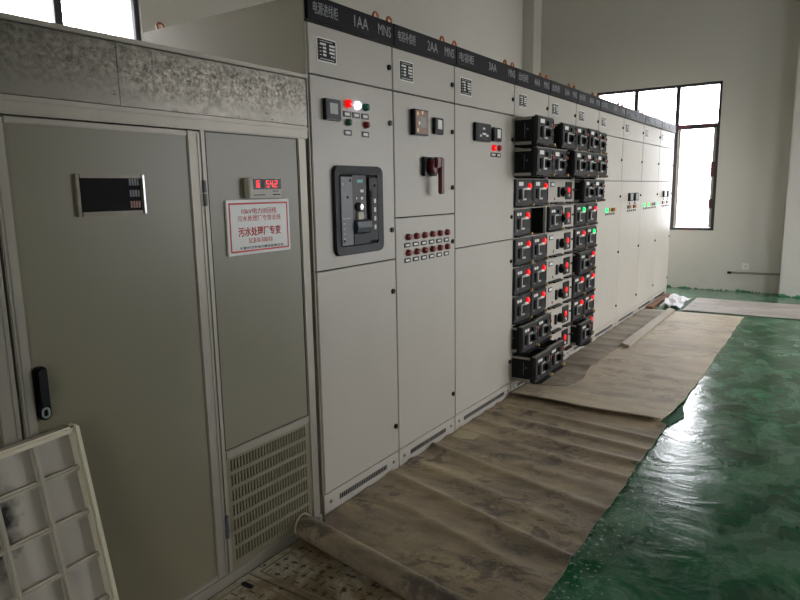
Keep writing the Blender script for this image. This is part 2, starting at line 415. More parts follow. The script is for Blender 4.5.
q = MB(); P(q, (.012, .345, .86), (.05, .375, 2.2)); P(q, (.012, -.10, .86), (.05, -.07, 2.2)); q.build('open_sash', 'alu', fr)
q = MB(); P(q, (.006, .378, .84), (.06, .418, 2.2)); q.build('jamb', 'winframe', fr)
for (lo, hi) in [((.01, -.12, 2.215), (.021, .05, 2.25)), ((.01, .22, 2.215), (.021, .33, 2.25)), ((.008, .335, 1.55), (.02, .38, 1.75)), ((.008, .335, 1.12), (.02, .38, 1.25)), ((.01, .0, .825), (.02, .17, .85))]:
    q = MB(); P(q, lo, hi, 0); q.build('film_scrap', 'filmred', fr, label='dark red protective film on the frame')
fr, P = window('y', XL, LW, [2.345, 1.78], None, -1)
# fly screen of fine wires outside the right pane
q = MB()
for k in range(27): P(q, (.10, 2.37+k*.02, 2.0), (.1015, 2.3715+k*.02, 2.78), 0)
for k in range(39): P(q, (.10, 2.37, 2.0+k*.02), (.1015, 2.89, 2.0015+k*.02), 0)
q.build('fly_screen', 'rail', fr)
for h in RW_FILL: window('y', XR, h, [(h[0]+h[1])/2], None, 1)
window('x', YB, BW_FILL, [3.25], None, -1)

# ------------------------------------------------------------------ switchgear cabinets
HT = 2.20
def latch(y, z, parent, x=0):
    mb = MB().cyl((x+.004, y, z), .013, .010, 'X', 16, bev=.002).box((x+.008, y-.003, z-.009), (x+.0105, y+.003, z+.009), .0005)
    mb.build('latch', 'gloss', parent, smooth=True)

def door(root, y0, y1, z0, z1, latches=(), name='door', x=0, g=.0035):
    d = MB().box((x-.02, y0+g, z0+.0035), (x, y1-g, z1-.0035), .0025 if g > .002 else .0006).build(name, 'paint', root)
    for z in latches: latch(y1-.032, z, d, x)
    return d

def name_plate(parent, y, z, w, h, mess=False):
    p = MB().box((0, y, z), (.002, y+w, z+h), .0005).build('name_plate', 'label', parent)
    q = MB().box((.002, y+w*.05, z+h*.06), (.003, y+w*.95, z+h*.94)).build('plate_face', 'gloss', p)
    mb = MB(); R_ = random.Random(int(y*100))
    mb.box((.003, y+w*.15, z+h*.85), (.0036, y+w*.8, z+h*.87))
    for r in range(4):
        zz = z+h*(.70-.145*r)
        mb.box((.003, y+w*.14, zz), (.0036, y+w*(.22 if r else .3), zz+h*.03))
        mb.box((.003, y+w*(.30 if r else .16), zz-h*.01), (.0036, y+w*.46, zz+h*.075))
        if r < 3: mb.box((.003, y+w*.62, zz-h*.02), (.0036, y+w*.9, zz+h*.065))
        else:
            mb.box((.003, y+w*.70, zz-h*.02), (.0036, y+w*.77, zz+h*.06)); mb.box((.003, y+w*.82, zz-h*.02), (.0036, y+w*.9, zz+h*.06))
    mb.box((.003, y+w*.15, z+h*.12), (.0036, y+w*.85, z+h*.145))
    mb.build('plate_print', 'white', p)
    return p

def lamp(parent, y, z, m, r=.013, name='indicator_lamp', out=.018):
    b = MB().cyl((.003, y, z), r*1.15, .006, 'X', 16).cyl((.003+out*.35, y, z), r, out*.7, 'X', 16).dome((.003+out*.7, y, z), r, out*.35)
    return b.build(name, m, parent, smooth=True)
def tag_plate(parent, y, z, w=.05, h=.022):
    h += .003; w += .004
    t = MB().box((0, y-w/2, z-h/2), (.003, y+w/2, z+h/2), .0015).build('label_holder', 'gloss', parent)
    MB().box((.003, y-w/2+.011, z-h/2+.0065), (.0036, y+w/2-.011, z+h/2-.0065)).build('label_strip', 'label', t)

def meter(parent, y0, z0, w, h, face='lcd', inset=(.2, .25, .8, .85), depth=.018, body='gloss'):
    mb = MB().box((0, y0, z0), (depth, y0+w, z0+h), .003)
    m = mb.build('panel_meter', body, parent)
    MB().box((depth, y0+w*.08, z0+h*.08), (depth+.001, y0+w*.92, z0+h*.92)).build('meter_face', 'dplastic', m)
    MB().box((depth+.001, y0+w*inset[0], z0+h*inset[1]), (depth+.0018, y0+w*inset[2], z0+h*inset[3])).build('display', face, m)
    return m

def cabinet_base(i, y0, w, label, txt, num, zdoor_top=2.10):
    root = thing('switchgear_cabinet', (0, y0, 0), label, 'cabinet', 'row of switchgear cabinets')
    return root

def carcass(root, w, hollow=False, end=False):
    mb = MB()
    if not hollow:
        mb.box((-1.03, 0, .10), (-.022, w, HT-.004))
    else:
        t = .012
        mb.box((-1.03, 0, 1.90), (-.022, w, HT-.004)); mb.box((-1.03, 0, .10), (-.001, t, 1.90)); mb.box((-1.03, w-t, .10), (-.001, w, 1.90))
        mb.box((-1.03, t, .10), (-.60, w-t, 1.90))
        mb.box((-.60, t, .10), (-.022, w-t, .104))
    mb.build('carcass', 'side' if end else 'paint', root)
    if not hollow: MB().box((-.0218, .001, .10), (-.0205, w-.001, 2.10)).build('door_seal', 'gap', root)
    # plinth with ventilation slots
    p = MB().box((-1.0, .003, 0), (-.002, w-.003, .098), .002).build('plinth', 'paint', root)
    v = MB(); n = int((w-.22)/.014)
    v.box((-.002, .11, .038), (-.0012, w-.11, .066))
    v.build('vent', 'rail', p)
    v = MB()
    for k in range(n): v.box((-.0012, .112+k*.014, .041), (-.0004, .112+k*.014+.007, .063))
    v.build('vent_slots', 'charcoal', p)
    MB().cyl((0, .05, .055), .008, .006, 'X', 10).build('screw', 'rail', p)
    MB().cyl((0, w-.05, .055), .008, .006, 'X', 10).build('screw', 'rail', p)

def header(root, w, title, num, first=False):
    h = MB().box((-.02, .002, 2.103), (.012, w-.002, HT), .003).build('header_strip', 'black', root)
    MB().box((-.018, 0, 2.096), (.006, w, 2.1035)).build('header_shadow_gap', 'gap', root)
    if title: text(title, .012, .035, 2.130, .048, 'whitelet', h, width=.155 if w < .7 else .17)
    if num: text(num, .012, w*.50, 2.130, .046, 'whitelet', h, width=.10, align='l')
    text('MNS', .012, w-.125, 2.130, .046, 'whitelet', h, width=.10)

def eyebolts(root, ys, xs=(-.045,)):
    for x in xs:
        for y in ys:
            MB().torus((x, y, HT+.026), .018, .0055, 0, 360, 20, 8).cyl((x, y, HT+.003), .012, .014, 'Z', 12).build('eyebolt', 'copper', root, smooth=True, label='copper-coloured lifting eyebolt')

G = [2.012, 2.612, 3.212, 4.012, 4.612, 5.212, 5.812, 6.612, 7.412, 8.212, 9.012]
W = [G[i+1]-G[i] for i in range(10)]
# --- cabinet 1 : air circuit breaker
c1 = cabinet_base(0, G[0], W[0], 'grey switchgear cabinet with a rounded breaker window, nearest end of the row', '', '')
carcass(c1, W[0], end=True); header(c1, W[0], '电源进线柜', '1AA'); eyebolts(c1, (.535,)); eyebolts(c1, (.06,), (-.976,)); eyebolts(c1, (.64-.2,), ())
MB().box((-.06, -.002, .10), (-.004, .008, 2.20), .002).build('corner_post', 'side', c1)
u = door(c1, .008, W[0], 1.90, 2.10, (2.0,), 'upper_door')
name_plate(u, .060, 1.955, .125, .095)
d = door(c1, .008, W[0], 1.10, 1.90, (1.748, 1.245), 'breaker_door')
meter(d, .084, 1.726, .10, .086, 'lcd', (.25, .3, .75, .8), .02)
lamp(d, .250, 1.806, 'redlit', .016); lamp(d, .314, 1.804, 'wlit', .016); lamp(d, .378, 1.802, 'green', .015)
for yy in (.244, .308, .374): tag_plate(d, yy, 1.762)
lamp(d, .248, 1.727, 'green', .014, 'push_button'); lamp(d, .376, 1.726, 'redoff', .014, 'push_button')
for yy in (.246, .374): tag_plate(d, yy, 1.684)
def rrect(y0, z0, y1, z1, r, n=6):
    pts = []
    for (cy, cz, a) in ((y1-r, z0+r, -90), (y1-r, z1-r, 0), (y0+r, z1-r, 90), (y0+r, z0+r, 180)):
        for k in range(n+1):
            t = R(a+90*k/n); pts.append((cy+r*math.cos(t), cz+r*math.sin(t)))
    return pts
def ring_yz(mb, outer, inner, x0, x1, xin=None):
    b = bmesh.new(); n = len(outer); xin = x1 if xin is None else xin
    O0 = [b.verts.new((x0, *p)) for p in outer]; O1 = [b.verts.new((x1, *p)) for p in outer]; I1 = [b.verts.new((xin, *p)) for p in inner]; I0 = [b.verts.new((x0, *p)) for p in inner]
    for i in range(n):
        j = (i+1) % n
        b.faces.new((O0[i], O0[j], O1[j], O1[i])); b.faces.new((O1[i], O1[j], I1[j], I1[i])); b.faces.new((I1[i], I1[j], I0[j], I0[i])); b.faces.new((I0[i], I0[j], O0[j], O0[i]))
    bmesh.ops.recalc_face_normals(b, faces=b.faces[:]); mb._add(b); return mb
# breaker window
by0, by1, bz0, bz1 = .130, .480, 1.158, 1.540
mb = MB(); ring_yz(mb, rrect(by0, bz0, by1, bz1, .03), rrect(by0+.034, bz0+.034, by1-.034, bz1-.034, .012), -.001, .016, .010)
ring_yz(mb, rrect(by0-.004, bz0-.004, by1+.004, bz1+.004, .032), rrect(by0+.03, bz0+.03, by1-.03, bz1-.03, .012), -.001, .006)
brk = mb.build('breaker_bezel', 'charcoal', d, smooth=False, label='rounded charcoal window frame')
def bp(name, lo, hi, m, bev=.002):
    return MB().box((lo[0], by0+lo[1], bz0+lo[2]), (hi[0], by0+hi[1], bz0+hi[2]), bev).build(name, m, d)
# breaker face inside the window: recess floor plus modules (y 0..0.35, z 0..0.38)
bp('breaker_back', (-.0005, .03, .03), (.002, .32, .352), 'void', 0)
bp('breaker_trip_unit', (.002, .040, .040), (.014, .122, .338), 'brk')
bp('breaker_centre', (.002, .122, .125), (.011, .225, .345), 'brkdark')
bp('breaker_side_panel', (.002, .248, .05), (.012, .312, .335), 'charcoal')
bp('breaker_foot', (.002, .122, .040), (.015, .248, .085), 'charcoal')
mb = MB().prism([(.008, .10), (.028, .108), (.034, .13), (.029, .155), (.010, .165)], 0, .105, 'Y')
o = mb.build('charging_handle', 'hdl', d); o.location = (0, by0+.132, bz0-.015)
bp('breaker_logo', (.011, .158, .312), (.012, .200, .326), 'teal', 0)
for lo, hi in (((.180, .270), (.205, .282)), ((.184, .238), (.200, .250)), ((.150, .240), (.156, .248))):
    bp('breaker_mark', (.011, *lo), (.0118, *hi), 'white', 0)
MB().cyl((.018, by0+.172, bz0+.206), .013, .018, 'X', 16, bev=.002).build('close_button', 'silver', d, smooth=True)
MB().cyl((.014, by0+.160, bz0+.206), .020, .010, 'X', 16).build('button_guard', 'void', d, smooth=True)
bp('trip_button', (.011, .150, .150), (.022, .190, .182), 'beigeplastic')
for k in range(5): bp('scale_mark', (.0142, .05, .155-.022*k), (.0148, (.065 if k else .10), .160-.022*k), 'whitelet', 0)
bp('scale_mark', (.0142, .05, .30), (.0148, .056, .312), 'whitelet', 0)
for yy, zz in ((.106, .322), (.086, .25), (.055, .06), (.290, .30)): MB().cyl((.0145, by0+yy, bz0+zz), .006, .002, 'X', 10).build('fixing_hole', 'void', d)
bp('side_recess', (.012, .243, .245), (.015, .268, .275), 'void', .003); bp('side_slot', (.012, .248, .09), (.014, .262, .245), 'void', .001)
for k in range(4): bp('side_mark', (.012, .282, .10+.04*k), (.0128, .296, .120+.04*k), 'rail', 0)
door(c1, .008, W[0], .10, 1.10, (.943, .243), 'lower_door')

# --- cabinet 2 : capacitor cabinet
c2 = cabinet_base(1, G[1], W[1], 'grey switchgear cabinet with a dark red lever switch and twelve red lamps', '', '')
carcass(c2, W[1]); header(c2, W[1], '电容补偿柜', '2AA'); eyebolts(c2, (.045, .545))
u = door(c2, 0, W[1], 1.90, 2.10, (1.995,), 'upper_door'); name_plate(u, .055, 1.955, .125, .095)
d = door(c2, 0, W[1], 1.30, 1.90, (1.745, 1.445), 'switch_door')
m_ = MB().box((0, .148, 1.705), (.028, .278, 1.83), .002).build('power_factor_meter', 'gloss', d)
MB().box((.028, .156, 1.712), (.030, .274, 1.824), .002).build('protective_film', 'film', m_, label='wrinkled brown film on the meter')
MB().box((.030, .196, 1.745), (.0315, .246, 1.795)).build('display', 'lcd', m_)
for y_, z_ in ((.165, 1.80), (.180, 1.755), (.165, 1.72), (.21, 1.808)): MB().box((.030, y_, z_), (.031, y_+.014, z_+.016)).build('meter_key', 'brass', m_)
meter(d, .358, 1.722, .092, .084, 'white', (.32, .32, .78, .88), .018)
s_ = MB().box((0, .246, 1.505), (.022, .372, 1.602), .004).build('switch_plate', 'gloss', d)
MB().cyl((.035, .318, 1.553), .040, .030, 'X', 24, bev=.004).build('switch_hub', 'redhandle', s_, smooth=True)
MB().box((.045, .335, 1.575-.165), (.068, .372, 1.600), .006).box((.040, .30, 1.545), (.066, .372, 1.60), .006).build('switch_lever', 'redhandle', s_, label='dark red lever pointing down')
d = door(c2, 0, W[1], .10, 1.30, (1.145, .249), 'lamp_door')
for k in range(6):
    y = .108+.0792*k
    for z in (1.201, 1.121): lamp(d, y, z, 'redoff', .0155)
    for z in (1.160, 1.083): tag_plate(d, y-.005, z, .052, .020)

# --- cabinet 3
c3 = cabinet_base(2, G[2], W[2], 'wide plain grey switchgear cabinet beside the stack of black drawers', '', '')
carcass(c3, W[2]); header(c3, W[2], '电容柜', '3AA'); eyebolts(c3, (.08, .745))
u = door(c3, 0, W[2], 1.90, 2.10, (2.0,), 'upper_door'); name_plate(u, .06, 1.955, .14, .095)
d = door(c3, 0, W[2], 1.10, 1.90, (1.747, 1.248), 'control_door')
m_ = meter(d, .218, 1.712, .20, .105, 'dplastic', (.12, .12, .88, .88), .02)
mb = MB()
for y_, z_, w_ in ((.085, .068, .03), (.08, .038, .05), (.05, .026, .02), (.13, .03, .03)): mb.box((.022, .218+y_, 1.712+z_), (.0226, .218+y_+w_, 1.712+z_+.011))
mb.build('meter_print', 'white', m_)
meter(d, .462, 1.722, .112, .083, 'white', (.42, .25, .82, .88), .018)
lamp(d, .490, 1.683, 'redlit', .017, 'indicator_lamp', .016); lamp(d, .568, 1.685, 'red', .017, 'indicator_lamp', .016)
tag_plate(d, .488, 1.642, .07, .022); tag_plate(d, .562, 1.641, .06, .022)
door(c3, 0, W[2], .10, 1.10, (.952, .256), 'lower_door')

# --- drawers
DW, DH = .294, .186
def drawer(root, y, row, x=.012, lit='red', kind='black', dark=False):
    """withdrawable half-width unit: lower left corner (y, z) on its cabinet; x = how far the front stands out"""
    z = 1.90-.2*(row+1)+.009; out = x > .03
    mb = MB().box((-.022, 0, 0), (0, DW, DH), .004)
    mb.frame(0, .004, .006, DW-.006, .030, DH-.006, .010, .001)
    fr = mb.build('drawer', 'dgrey', root, (x, y+.003, z))
    # tray behind the front
    tray = MB().box((-.48, .012, .004), (-.022, DW-.012, .150), .002).box((-.48, .008, .150), (-.022, .016, DH-.004)).box((-.48, DW-.016, .150), (-.022, DW-.008, DH-.004))
    tray.build('tray', 'void', fr)
    if out:
        MB().box((-.46, .003, .006), (-.040, .011, .026), .001).box((-.46, .003, DH-.022), (-.040, .011, DH-.006), .001).build('slide_rail', 'rail', fr)
        MB().box((-.09, .008, .05), (-.086, .0115, .14)).cyl((-.07, .010, .105), .007, .006, 'Y', 10).build('side_fitting', 'brk', fr)
        MB().box((-.026, .002, DH), (.0, DW-.002, DH+.004), .001).build('top_lip', 'rail', fr)  # pale strip puts the lit top of a pulled-out front into colour
    # label
    if kind == 'black':
        mb = MB()
        if row < 3: mb.box((.004, .045, .142), (.006, .118, .168), .004)
        else: mb.box((.004, .045, .142), (.006, .076, .162), .003).box((.004, .084, .142), (.006, .118, .162), .003)
        mb.build('label_plate', 'label', fr)
        red_m = {'red': 'redlit', 'green': 'redoff', 'dim': 'red', 'off': 'redoff'}[lit]; gr_m = 'greenlit' if lit == 'green' else 'green'
        if lit == 'red' and not out: lamp(fr, .232, .138, 'redlit', .020, 'red_lamp', .012)
        elif lit == 'green': lamp(fr, .215, .140, 'greenlit', .018, 'green_lamp', .012); lamp(fr, .268, .138, 'redoff', .012, 'red_lamp', .01)
        else:
            MB().box((.004, .170, .115), (.014, .225, .160), .003).build('lamp_housing', 'gloss', fr)
            lamp(fr, .222, .138, 'green', .015, 'green_lamp', .014); lamp(fr, .264, .134, red_m, .013, 'red_lamp', .014)
        # slot, bracket and rotary handle
        MB().box((0, .060, .052), (.010, .095, .120), .003).build('slot_cover', 'void', fr)
        br = MB().box((.002, .112, .045), (.009, .126, .126), .002).box((.002, .126, .045), (.009, .170, .057), .002).box((.002, .126, .114), (.009, .165, .126), .002)
        br.build('handle_bracket', 'silver', fr)
        MB().box((.002, .165, .114), (.012, .236, .130), .002).build('operating_label', 'label', fr)
        kb = MB().box((.001, .128, .057), (.010, .226, .112), .003)
        if out: kb.cyl((.018, .180, .084), .024, .020, 'X', 20, bev=.003).box((.022, .150, .073), (.036, .206, .095), .005)
        kb.build('rotary_handle', 'gloss', fr)
        MB().box((.002, .045, .034), (.004, .060, .046)).build('position_mark', 'rail', fr)
    # lower pull lip with brass tip
    mb = MB().box((0, .010, .002), (.020, .235, .010), .002).box((.016, .030, .002), (.034, .225, .008), .002); mb.build('pull_handle', 'gloss', fr)
    MB().cyl((.012, .270, .012), .009, .022, 'X', 10).build('latch_tip', 'brass', fr, smooth=True)
    return fr

def wide_drawer(root, row, half=False):
    z = 1.90-.2*(row+1)+.007; w = .594; y = .003; y0 = .294 if half else 0
    mb = MB().box((-.022, y0, 0), (0, w, .188), .003)
    fr = mb.build('drawer', 'paint', root, (.004, y, z), label='light grey full-width drawer front')
    MB().box((-.45, y0+.01, .01), (-.022, w-.01, .17)).build('tray', 'void', fr)
    if not half:
        MB().box((0, .055, .135), (.003, .135, .170), .001).build('label_holder', 'gloss', fr)
        MB().box((.003, .068, .142), (.004, .128, .163)).build('label_strip', 'label', fr)
        MB().box((0, .205, .055), (.014, .235, .135), .003).build('lock_bracket', 'charcoal', fr)
        MB().box((0, .140, .035), (.004, .150, .055)).build('position_mark', 'redoff', fr)
        MB().box((0, .04, .006), (.022, .285, .020), .003).box((.018, .10, .004), (.040, .27, .016), .003).build('pull_handle', 'gloss', fr)
    MB().cyl((.014, .310, .095), .038, .028, 'X', 20, bev=.003).box((.024, .268, .068), (.042, .340, .112), .008).build('rotary_handle', 'gloss', fr)
    MB().box((0, .375, .035), (.008, .515, .172), .003).build('indicator_plate', 'dplastic', fr)
    lamp(fr, .437, .108, 'redlit', .023, 'red_lamp', .014)
    lamp(fr, .425, .066, 'wlit' if False else 'label', .014, 'white_button', .02)
    MB().cyl((.002, .560, .11), .010, .010, 'X', 10).build('lock', 'gloss', fr)
    MB().box((0, .385, .006), (.022, .560, .018), .003).box((.018, .40, .004), (.040, .54, .014), .003).build('pull_handle', 'gloss', fr)
    return fr

def drawer_cab(i, label, num):
    c = cabinet_base(i, G[i], W[i], label, '', ''); carcass(c, W[i], hollow=True); header(c, W[i], '出线柜', num); eyebolts(c, (.06, .54))
    u = door(c, 0, W[i], 1.90, 2.10, (1.998,), 'upper_door'); name_plate(u, .065, 1.965, .13, .085)
    mb = MB()
    for r in range(1, 9): mb.box((-.55, .012, 1.90-.2*r-.005), (-.004, W[i]-.012, 1.90-.2*r+.001))
    mb.build('shelf', 'rail', c)
    mb = MB().box((-.60, .0125, .11), (-.598, W[i]-.0125, 1.89)).box((-.59, .0122, .11), (-.02, .0135, 1.89)).box((-.59, W[i]-.0135, .11), (-.02, W[i]-.0122, 1.89))
    mb.build('compartment_lining', 'void', c)
    return c
c4 = drawer_cab(3, 'grey switchgear cabinet with black drawers pulled out at its top and bottom', '4AA')
for row, half, x, lit in [(0, 0, .155, 'dim'), (1, 0, .155, 'dim'), (1, 1, .150, 'dim'), (2, 0, .012, 'red'), (2, 1, .012, 'red'), (3, 0, .002, 'red'),
                          (4, 0, .012, 'red'), (4, 1, .012, 'red'), (5, 0, .012, 'red'), (5, 1, .012, 'red'), (6, 0, .012, 'red'), (6, 1, .012, 'red'),
                          (7, 0, .072, 'dim'), (7, 1, .056, 'dim'), (8, 0, .172, 'dim'), (8, 1, .158, 'dim')]:
    drawer(c4, .0+.297*half+.003, row, x, lit)
# empty bay of the fourth row
MB().box((-.20, .305, 1.105), (-.19, .58, 1.29)).build('bay_back', 'dplastic', c4)
MB().box((-.19, .36, 1.255), (-.188, .50, 1.272)).build('bay_label', 'redoff', c4)
c5 = drawer_cab(4, 'grey switchgear cabinet with a column of light grey drawers below two rows of black ones', '5AA')
for row, half, x, lit in [(0, 0, .104, 'dim'), (0, 1, .10, 'dim'), (1, 0, .200, 'dim'), (1, 1, .182, 'dim'), (3, 0, .018, 'dim')]:
    drawer(c5, .003+.297*half, row, x, lit)
for row in (2, 4, 5, 6, 7, 8): wide_drawer(c5, row)
wide_drawer(c5, 3, True)
c6 = drawer_cab(5, 'grey switchgear cabinet with the farthest column of black drawers, beside plain doors', '6AA')
for row, half, x, lit in [(0, 0, .106, 'dim'), (0, 1, .072, 'dim'), (1, 0, .172, 'dim'), (2, 0, .080, 'dim'), (2, 1, .068, 'dim'), (3, 0, .012, 'green'), (3, 1, .012, 'red'),
                          (4, 0, .012, 'red'), (4, 1, .012, 'green'), (5, 0, .060, 'dim'), (5, 1, .010, 'red'), (6, 0, .012, 'red'), (6, 1, .012, 'red'), (7, 0, .012, 'red'), (7, 1, .012, 'red'),
                          (8, 0, .087, 'dim'), (8, 1, .010, 'red')]:
    drawer(c6, .003+.297*half, row, x, lit)

# --- plain cabinets 7-10
def leds(parent, ys, z, ms, w=.062, h=.036):
    for y, m in zip(ys, ms):
        MB().box((0, y-w/2, z-h/2), (.010, y+w/2, z+h/2), .002).build('status_lamp', m, parent)
def ticks(parent, y0, y1, z, n=5):
    mb = MB(); st = (y1-y0)/n
    for k in range(n): mb.box((0, y0+k*st, z-.010), (.0015, y0+k*st+st*.6, z+.010))
    mb.build('printed_caption', 'gap', parent)
labs = ['plain grey switchgear cabinet directly behind the drawer columns, small green lamp group', 'plain grey switchgear cabinet with two tall slim meters, second after the drawers',
        'plain grey switchgear cabinet with a row of four status lamps, second from the far end', 'plain grey switchgear cabinet with two slim meters at the far end of the row']
for k in range(4):
    i = 6+k; c = cabinet_base(i, G[i], W[i], labs[k], '', ''); carcass(c, W[i]); header(c, W[i], '电容补偿柜' if k % 2 else '出线柜', '%dAA' % (i+1)); eyebolts(c, (.08, .74))
    u = door(c, 0, W[i], 1.90, 2.10, (2.0,), 'upper_door'); name_plate(u, .07, 1.965, .13, .085)
    door(c, 0, W[i], 1.49, 1.90, (1.694,), 'middle_door', 0, .0035 if k in (1, 2) else .0008)
    d = door(c, 0, W[i], .10, 1.49, (1.34, .787, .238), 'lower_door', 0, .0008)
    if k == 0: leds(d, (.33, .42, .51, .60), 1.218, ('greenlit', 'amber', 'gloss', 'amber')); ticks(d, .29, .62, 1.180)
    if k == 1:
        for y in (.27, .49): meter(d, y, 1.285, .15, .085, 'lcd', (.2, .15, .8, .9), .02); MB().cyl((.004, y+.05, 1.262), .010, .008, 'X', 10).build('knob', 'gloss', d)
        leds(d, (.29, .38, .51, .60), 1.227, ('gloss', 'amber', 'gloss', 'amber')); ticks(d, .26, .63, 1.187)
    if k == 2: leds(d, (.16, .26, .36, .46, .56, .66, .75), 1.228, ('greenlit', 'amber', 'greenlit', 'amber', 'gloss', 'gloss', 'greenlit'), .07); ticks(d, .13, .76, 1.19, 9)
    if k == 3:
        for y in (.27, .50): meter(d, y, 1.298, .16, .08, 'lcd', (.2, .15, .8, .9), .02); MB().cyl((.004, y+.05, 1.275), .010, .008, 'X', 10).build('knob', 'gloss', d)
        leds(d, (.29, .38, .53, .62), 1.235, ('gloss', 'amber', 'gloss', 'amber')); ticks(d, .25, .68, 1.192)

# ------------------------------------------------------------------ transformer enclosure
E0 = -.55; XF = .03
tr = thing('transformer_enclosure', (0, 0, 0), 'olive-grey transformer enclosure with galvanised top band, left of the switchgear row', 'enclosure')
EY1 = 1.965
MB().box((-1.30, E0, .0), (-.012, EY1-.02, 1.685)).box((-1.30, E0+.002, 1.685), (-.02, EY1-.022, 1.86)).build('carcass', 'olive', tr)
MB().box((-1.30, E0, 1.690), (XF-.004, EY1, 1.868), .002).box((XF-.004, E0, 1.690), (XF+.002, 1.158, 1.862), .0005).box((XF-.004, 1.1595, 1.690), (XF+.0015, EY1, 1.862), .001).build('top_band', 'galv', tr, label='spangled galvanised sheet band')
MB().box((-1.31, E0, 1.868), (XF+.012, EY1+.004, 1.882), .002).build('top_lip', 'alu', tr, label='bent rim along the top')
mb = MB().box((-.012, E0, 1.640), (XF+.004, EY1, 1.688), .004)        # top rail
mb.box((XF+.004, E0, 1.672), (XF+.008, EY1, 1.680), .002)
mb.box((-.012, 1.905, .0), (XF+.002, 1.948, 1.640), .004)              # right post
mb.box((-.012, 1.952, .0), (XF-.010, EY1, 1.640), .003)
mb.box((-.012, E0, .0), (XF+.002, EY1-.0, .050), .004)                 # bottom rail
mb.box((-.012, 1.437, .050), (XF+.002, 1.458, 1.640), .003)            # post between door and panel
mb.build('frame', 'alu', tr)
# right hand fixed panel
MB().box((-.011, 1.458, .505), (XF-.004, 1.905, 1.640), .001).build('side_panel', 'olive', tr)
MB().box((-.010, 1.458, .485), (XF+.002, 1.905, .515), .003).build('panel_rail', 'alu', tr)
MB().frame(XF-.006, XF-.002, 1.460, 1.905, .515, 1.638, .003, .0005).build('panel_bead', 'gap', tr)
# vented lower panel : real slots
gy0, gy1, gz0, gz1 = 1.458, 1.905, .050, .485
mb = MB(); rows = 7; ncol = 27; sh, sw = .044, .0078
zs = [.078+.0585*r for r in range(rows)]; ya, yb = 1.480, 1.888; pt = (yb-ya)/ncol
z = gz0
for r in range(rows):
    mb.box((XF-.010, ya-.0, z), (XF-.004, yb, zs[r]))
    for k in range(ncol): mb.box((XF-.010, ya+k*pt+sw, zs[r]), (XF-.004, ya+(k+1)*pt, zs[r]+sh))
    z = zs[r]+sh
mb.box((XF-.010, ya, z), (XF-.004, yb, gz1)); mb.box((XF-.010, gy0, gz0), (XF-.004, ya, gz1)); mb.box((XF-.010, yb, gz0), (XF-.004, gy1, gz1))
mb.build('vent_panel', 'olive', tr, label='louvred panel with seven rows of upright slots')
MB().box((-.0119, gy0, gz0), (-.011, gy1, gz1)).build('vent_void', 'void', tr)
# doors
def encl_door(y0, y1, handle_side=None, left=False):
    mb = MB(); st = .036
    mb.box((-.010, y0, .052), (XF+.006, y0+st, 1.634), .003); sr = .050; mb.box((-.010, y1-sr, .052), (XF+.006, y1, 1.634), .003)
    mb.box((-.010, y0+st, .052), (XF+.006, y1-sr, .070), .003); mb.box((-.010, y0+st, 1.618), (XF+.006, y1-sr, 1.634), .003)
    mb.box((XF+.006, y0+.010, .06), (XF+.008, y0+.014, 1.626), .001); mb.box((XF+.006, y1-.014, .06), (XF+.008, y1-.010, 1.626), .001)
    f = mb.build('door', 'alu', tr)
    MB().box((-.008, y0+st-.002, .068), (XF+.0, y1-sr+.002, 1.620), 0).build('door_panel', 'olive', f)
    return f
MB().box((-.0119, E0+.01, .052), (-.0102, 1.437, 1.638)).build('door_gap', 'gap', tr)
dR = encl_door(.790, 1.433)
dL = encl_door(.10, .783)
for z in (1.435, .235):
    MB().cyl((XF+.008, 1.437, z+.022), .007, .040, 'Z', 12).cyl((XF+.008, 1.437, z-.022), .007, .040, 'Z', 12).build('hinge', 'brk', dR, smooth=True)
# swing handle
mb = MB(); mb.prism(rrect(.829, .832, .861, .982, .0155), XF-.0+.0, XF+.014); hb = mb.build('swing_handle', 'gloss', dR)
mb = MB(); ring_yz(mb, rrect(.834, .838, .856, .868, .010), rrect(.839, .843, .851, .863, .005), XF+.014, XF+.018); mb.build('key_ring', 'silver', dR)
mb = MB(); mb.prism(rrect(.834, .872, .856, .976, .010), XF+.014, XF+.024); mb.build('handle_grip', 'dplastic', dR)
# inspection window
wy0, wy1, wz0, wz1 = .995, 1.213, 1.375, 1.494
wf = MB().frame(XF, XF+.010, wy0, wy1, wz0, wz1, .012, .002).build('inspection_window', 'wornrim', dR)
MB().box((XF+.006, wy1-.010, wz0+.002), (XF+.013, wy1-.003, wz1-.002), .001).build('bright_edge', 'silver', wf)
MB().box((XF+.0, wy0+.012, wz0+.012), (XF+.003, wy1-.012, wz1-.012)).build('dark_pane', 'pane', wf)
for r in range(3):
    zc = wz0+.020+r*.033
    mb = MB()
    for k in range(4): mb.box((XF+.003, wy1-.050+k*.009, zc), (XF+.004, wy1-.044+k*.009, zc+.020))
    mb.build('inner_label', 'film' if r == 0 else 'brk', wf)
# digital temperature controller
mb = MB().box((XF-.004, 1.620, 1.414), (XF+.024, 1.783, 1.486), .003)
tcn = mb.build('temperature_controller', 'beigeplastic', tr, label='beige box with a red digital display')
MB().box((XF+.024, 1.640, 1.446), (XF+.026, 1.779, 1.484), .001).build('display_glass', 'gloss', tcn)
def digit(mb, ch, y, z, w, h, x, t=.0023):
    seg = {'0': 'abcdef', '1': 'bc', '2': 'abged', '4': 'fgbc', '5': 'afgcd', '6': 'afgedc', '3': 'abgcd', '8': 'abcdefg'}[ch]
    P_ = {'a': (0, h-t, w, h), 'g': (0, h/2-t/2, w, h/2+t/2), 'd': (0, 0, w, t), 'f': (0, h/2, t, h), 'b': (w-t, h/2, w, h), 'e': (0, 0, t, h/2), 'c': (w-t, 0, w, h/2)}
    for s in seg:
        a = P_[s]; mb.box((x, y+a[0], z+a[1]), (x+.0008, y+a[2], z+a[3]))
